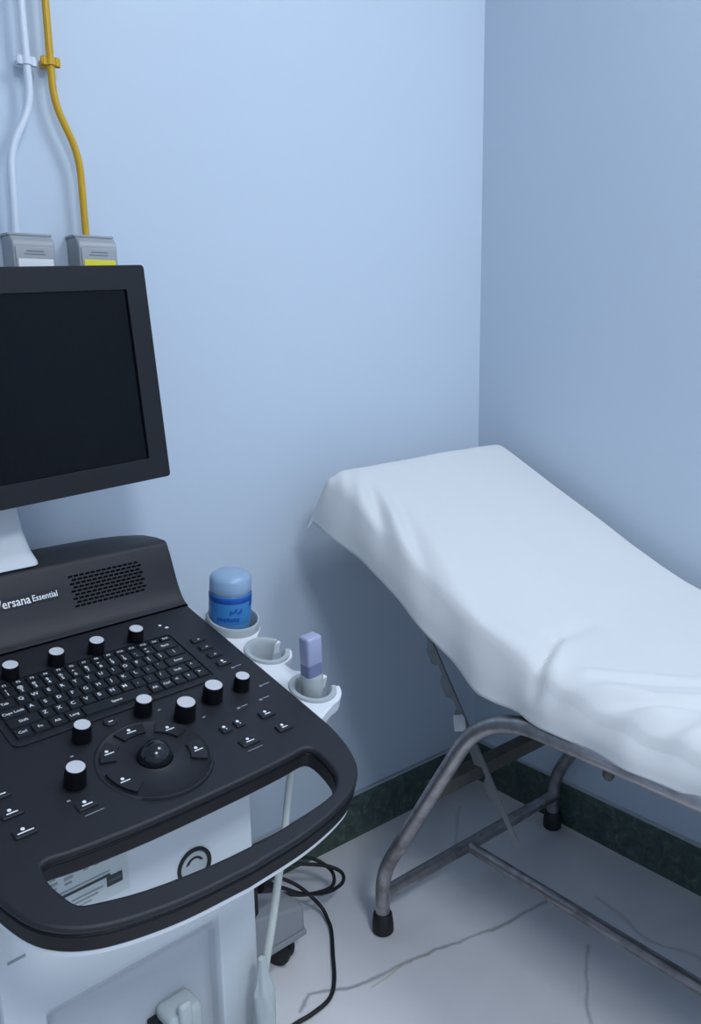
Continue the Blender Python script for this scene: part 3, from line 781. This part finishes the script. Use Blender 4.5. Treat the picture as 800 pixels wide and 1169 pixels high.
# sticker plate, lock badge, small slit
bm = bmesh.new()
add_box(bm, -.150, -.012, FY-.0012, FY+.001, .560, .648, mi=0)
y = FY-.0014
def ink(x0, x1, z0, z1, mi=1): add_box(bm, x0, x1, y-.0004, y, z0, z1, mi=mi)
ink(-.150, -.040, .594, .598); ink(-.150, -.040, .601, .603, 2); ink(-.046, -.022, .578, .594)
ink(-.0435, -.0245, .584, .588, 2)
for x in (-.128, -.106): ink(x, x+.013, .618, .622, 2); ink(x+.002, x+.011, .626, .632, 2); ink(x, x+.011, .611, .614, 2)
for x in (-.078, -.062, -.046): ink(x, x+.007, .620, .626, 2); ink(x+.001, x+.005, .629, .633, 2)
ink(-.098, -.052, .582, .5845, 2); ink(-.098, -.060, .576, .5785, 2); ink(-.092, -.070, .570, .572, 2)
st = finish('warning_sticker', bm, [PAPER, INK, INKG], body, smooth=0); sub(st, 'pale sticker plate with rows of small dark print')
bm = bmesh.new(); add_lathe(bm, [(.030, 0), (.030, .003), (.027, .0045), (.0245, .003), (.0235, .001), (.0235, .0)], 40)
bd = finish('round_badge', bm, DARK2, body, loc=(.096, FY, .541), rot=(PI/2, 0, 0)); sub(bd, 'round dark rimmed badge')
bm = bmesh.new(); add_lathe(bm, [(.0235, .0008), (.021, .0018), (0, .0018)], 32); finish('badge_face', bm, GREYP, body, loc=(.096, FY, .541), rot=(PI/2, 0, 0))
bm = bmesh.new(); add_prism(bm, [(.016*math.cos(a), .016*math.sin(a)) for a in [math.radians(20+140*k/12) for k in range(13)]]+[(.010*math.cos(a), .004+.009*math.sin(a)) for a in [math.radians(160-140*k/12) for k in range(13)]], .0018, .003)
finish('badge_emblem', bm, DARK2, body, loc=(.096, FY, .541), rot=(PI/2, 0, 0))
box_obj('slit', (-.190, -.166, FY-.0008, FY+.002, .537, .541), INKG, body, smooth=0)
# connector in the bay
bm = bmesh.new(); add_box(bm, .026, .086, FY-.02, FY+dep, .20, .318, bev=.010, seg=3); add_box(bm, .040, .062, FY-.028, FY-.015, .25, .338, bev=.006, seg=3)
finish('bay_connector', bm, BAG, us)
bm = bmesh.new(); add_box(bm, .012, .030, FY-.006, FY+dep, .20, .300, bev=.003); finish('connector_shadow_gap', bm, DARK2, us)  # dark box drawn in as the shadow gap beside the connector
# power unit at the back and wheeled base
box_obj('rear_power_unit', (-.10, .384, .135, .255, .165, .310), DARK2, us, bev=.006)
bm = bmesh.new()
def leg(bm, sx, y0, y1, x_in, x_out, zi0, zi1, zo0, zo1, mi=0):
    a, b = (x_in, x_out)
    P = [(a, y0, zi0), (b, y0, zo0), (b, y1, zo0), (a, y1, zi0), (a, y0, zi1), (b, y0, zo1), (b, y1, zo1), (a, y1, zi1)]
    add_hull8(bm, [(UC+sx*(x-UC), yy_, zz) for x, yy_, zz in P], mi)
leg(bm, 1, .128, .250, .18, .497, .082, .218, .071, .1295); leg(bm, -1, .128, .250, .18, .497, .082, .218, .071, .1295)
add_box(bm, FX0+.02, FX1-.02, -.25, .25, .085, .180)
base = finish('base', bm, BASEG, us, bevel=.006, segs=2); sub(base, 'grey plastic base with spreading legs')
for sx in (1, -1):
    bm = bmesh.new(); leg(bm, sx, .126, .252, .18, .500, .070, .084, .059, .073)
    finish('base_rim', bm, BASEG, base, bevel=.002)
for (cx_, cy_, az) in ((.452, .162, 25), (UC*2-.452, .162, 60), (.17, -.21, 10), (UC*2-.17, -.21, -20)):
    bm = bmesh.new()
    for sx in (-1, 1):
        add_lathe(bm, [(0, sx*.004), (.024, sx*.004), (.029, sx*.007), (.030, sx*.012), (.028, sx*.018), (.012, sx*.020), (0, sx*.020)], 24)
    for v in bm.verts: v.co = Vector((v.co.z, v.co.x, v.co.y+.030))
    add_box(bm, -.006, .006, -.015, .02, .030, .066, bev=.002); add_lathe(bm, [(.012, .055), (.012, .084), (0, .084)], 14)
    finish('caster', bm, BLACK, base, loc=(cx_, cy_, 0), rot=(0, 0, math.radians(az)))

# ------------------------------------------------------------------ gel bottle in the holder
t = thing('gel_bottle', 'blue ultrasound gel bottle with frosted domed top in the grey holder cup', 'bottle')
t.matrix_world = PM @ Matrix.Translation((*CUPS[0], HT-.056)) @ Matrix.Rotation(math.radians(-9), 4, 'X')
R_ = .0385
lathe_obj('bottle_body', [(0, .001), (.034, .001), (R_, .006), (R_, .115), (R_-.0015, .122), (.0355, .127), (.0355, .128), (0, .128)], BOTTLE, t, 40)
lathe_obj('frosted_top', [(.0362, .118), (.0385, .1215), (.0385, .128), (.0382, .145), (.0355, .150), (.029, .155), (.015, .1575), (0, .158)], BOTTLE_TOP, t, 40)
lathe_obj('label_band', [(R_+.0002, .066), (R_+.0006, .067), (R_+.0006, .119), (R_+.0002, .1195)], LABELM, t, 40)
lathe_obj('dark_label_stripe', [(R_+.0004, .106), (R_+.0010, .107), (R_+.0010, .117), (R_+.0004, .118)], LABELB, t, 40)
bm = bmesh.new()
A0 = -118
def wrap(a_deg, z0, wdeg, h_, skew=0):
    pts = []
    for rr_ in (R_+.0004, R_+.0011):
        for da, dz in ((-wdeg/2, 0), (wdeg/2, 0), (wdeg/2, h_), (-wdeg/2, h_)):
            a = math.radians(a_deg+da); pts.append((rr_*math.cos(a), rr_*math.sin(a), z0+dz+skew*da/wdeg))
    add_hull8(bm, [pts[i] for i in (0, 1, 2, 3, 4, 5, 6, 7)])
for k_ in range(7): wrap(A0+k_*9-40, .072+.001*(k_ % 2), 8, .007)
for k_ in range(5): wrap(A0-6+k_*7, .086+.002*(k_ % 3), 6, .005+.003*((k_+1) % 2), .003)
for k_ in range(4): wrap(A0+58+k_*8, .096, 8, .012)
finish('label_print', bm, LABELB, t, smooth=0)

# ------------------------------------------------------------------ ultrasound probe, its cable and wrapped connector
t = thing('ultrasound_probe', 'lavender capped ultrasound probe standing in the end holder cup with ivory cable', 'probe', ORG, TH)
pm_l = Matrix.LocRotScale(PLOC, Matrix.Rotation(TA, 3, 'X').to_quaternion(), None)
CP = (.343, .207)
def inpanel(o):
    o.matrix_local = pm_l @ Matrix.Translation((*CP, 0)) @ Matrix.Rotation(math.radians(-11), 4, 'X') @ Matrix.Rotation(math.radians(-4), 4, 'Y'); return o
inpanel(lathe_obj('grip', [(0, -.07), (.008, -.068), (.014, -.055), (.0185, -.03), (.0195, .004), (.0185, .008), (0, .008)], PROBEG, t, 28))
bm = bmesh.new()
rings = []
for h_, hw, hd in ((.006, .0155, .013), (.014, .0160, .0132), (.030, .0158, .0128)):
    rings.append([bm.verts.new((x, y, h_)) for x, y in rrect(-hw, hw, -hd, hd, .006, 4)])
for A, B in zip(rings, rings[1:]):
    for k_ in range(len(A)): bm.faces.new((A[k_], A[(k_+1) % len(A)], B[(k_+1) % len(A)], B[k_]))
bm.faces.new(rings[0][::-1]); bm.faces.new(rings[-1])
inpanel(finish('band', bm, PROBEB, t))
bm = bmesh.new(); add_box(bm, -.0162, .0162, -.0125, .0125, .026, .079, bev=.0050, seg=3)
inpanel(finish('head', bm, PROBEH, t))
cab = catmull([(.343, -.072, .686), (.335, -.085, .668), (.312, -.095, .645), (.288, -.102, .612), (.269, -.108, .534), (.246, -.117, .464), (.222, -.124, .385), (.203, -.128, .325), (.192, -.130, .285)], 8)
tube_obj('cable', cab, [.0052+.0016*min(1, i/(len(cab)-1)*1.3) for i in range(len(cab))], CABLEW, t, seg=14)
bm = bmesh.new(); rings = []
for k_, (z, r_) in enumerate([(.345, .0072), (.330, .0085), (.315, .0105), (.300, .0130), (.288, .0175), (.280, .0195), (.255, .0195), (.225, .021), (.19, .022), (.15, .019)]):
    rg = []
    for j in range(24):
        a = 2*PI*j/24; rr_ = r_*(1+.16*noise.noise(Vector((math.cos(a)*2, math.sin(a)*2, z*30))) + (.10*math.sin(5*a+z*60) if k_ > 2 else 0))
        rg.append(bm.verts.new((.188+rr_*math.cos(a), -.138+rr_*.75*math.sin(a), z+.004*noise.noise(Vector((a, z*9, 3))))))
    rings.append(rg)
for A, B in zip(rings, rings[1:]):
    for j in range(24): bm.faces.new((A[j], A[(j+1) % 24], B[(j+1) % 24], B[j]))
bm.faces.new(rings[0]); bm.faces.new(rings[-1][::-1])
o = finish('wrapped_connector', bm, BAG, t, smooth=50); sub(o, 'cable connector in crumpled milky plastic wrap')

# ------------------------------------------------------------------ black power cord
pts = [(-.93, -.255, .205), (-.900, -.245, .185), (-.870, -.238, .163), (-.817, -.232, .120), (-.751, -.230, .090), (-.695, -.218, .080), (-.672, -.190, .082), (-.690, -.160, .092), (-.740, -.136, .108), (-.793, -.112, .120),
       (-.840, -.088, .122), (-.850, -.060, .118), (-.815, -.062, .112), (-.774, -.085, .108), (-.716, -.104, .098), (-.685, -.125, .082), (-.674, -.158, .064), (-.700, -.182, .052), (-.766, -.170, .058), (-.830, -.150, .085),
       (-.856, -.128, .110), (-.838, -.116, .114), (-.800, -.134, .095), (-.767, -.160, .068), (-.739, -.194, .026), (-.742, -.222, .010), (-.755, -.252, .006), (-.798, -.312, .006), (-.842, -.372, .006), (-.881, -.405, .006), (-.933, -.413, .006), (-.985, -.412, .006), (-1.10, -.43, .006), (-1.24, -.50, .006)]
t = thing('power_cord', 'black power cord looping from the machine onto the marble floor', 'cord', (-.80, -.30, 0))
o_ = Vector(t.location)
tube_obj('cord', [p-o_ for p in catmull(pts, 8)], .0044, BLACK, t, seg=10)
d0 = (Vector(pts[1])-Vector(pts[0])).normalized()
bm = bmesh.new(); add_tube(bm, [Vector(pts[0])-o_-d0*.02, Vector(pts[0])-o_+d0*.022, Vector(pts[0])-o_+d0*.030, Vector(pts[0])-o_+d0*.05], [.013, .012, .008, .006], 14)
finish('plug', bm, BLACK, t, smooth=50)
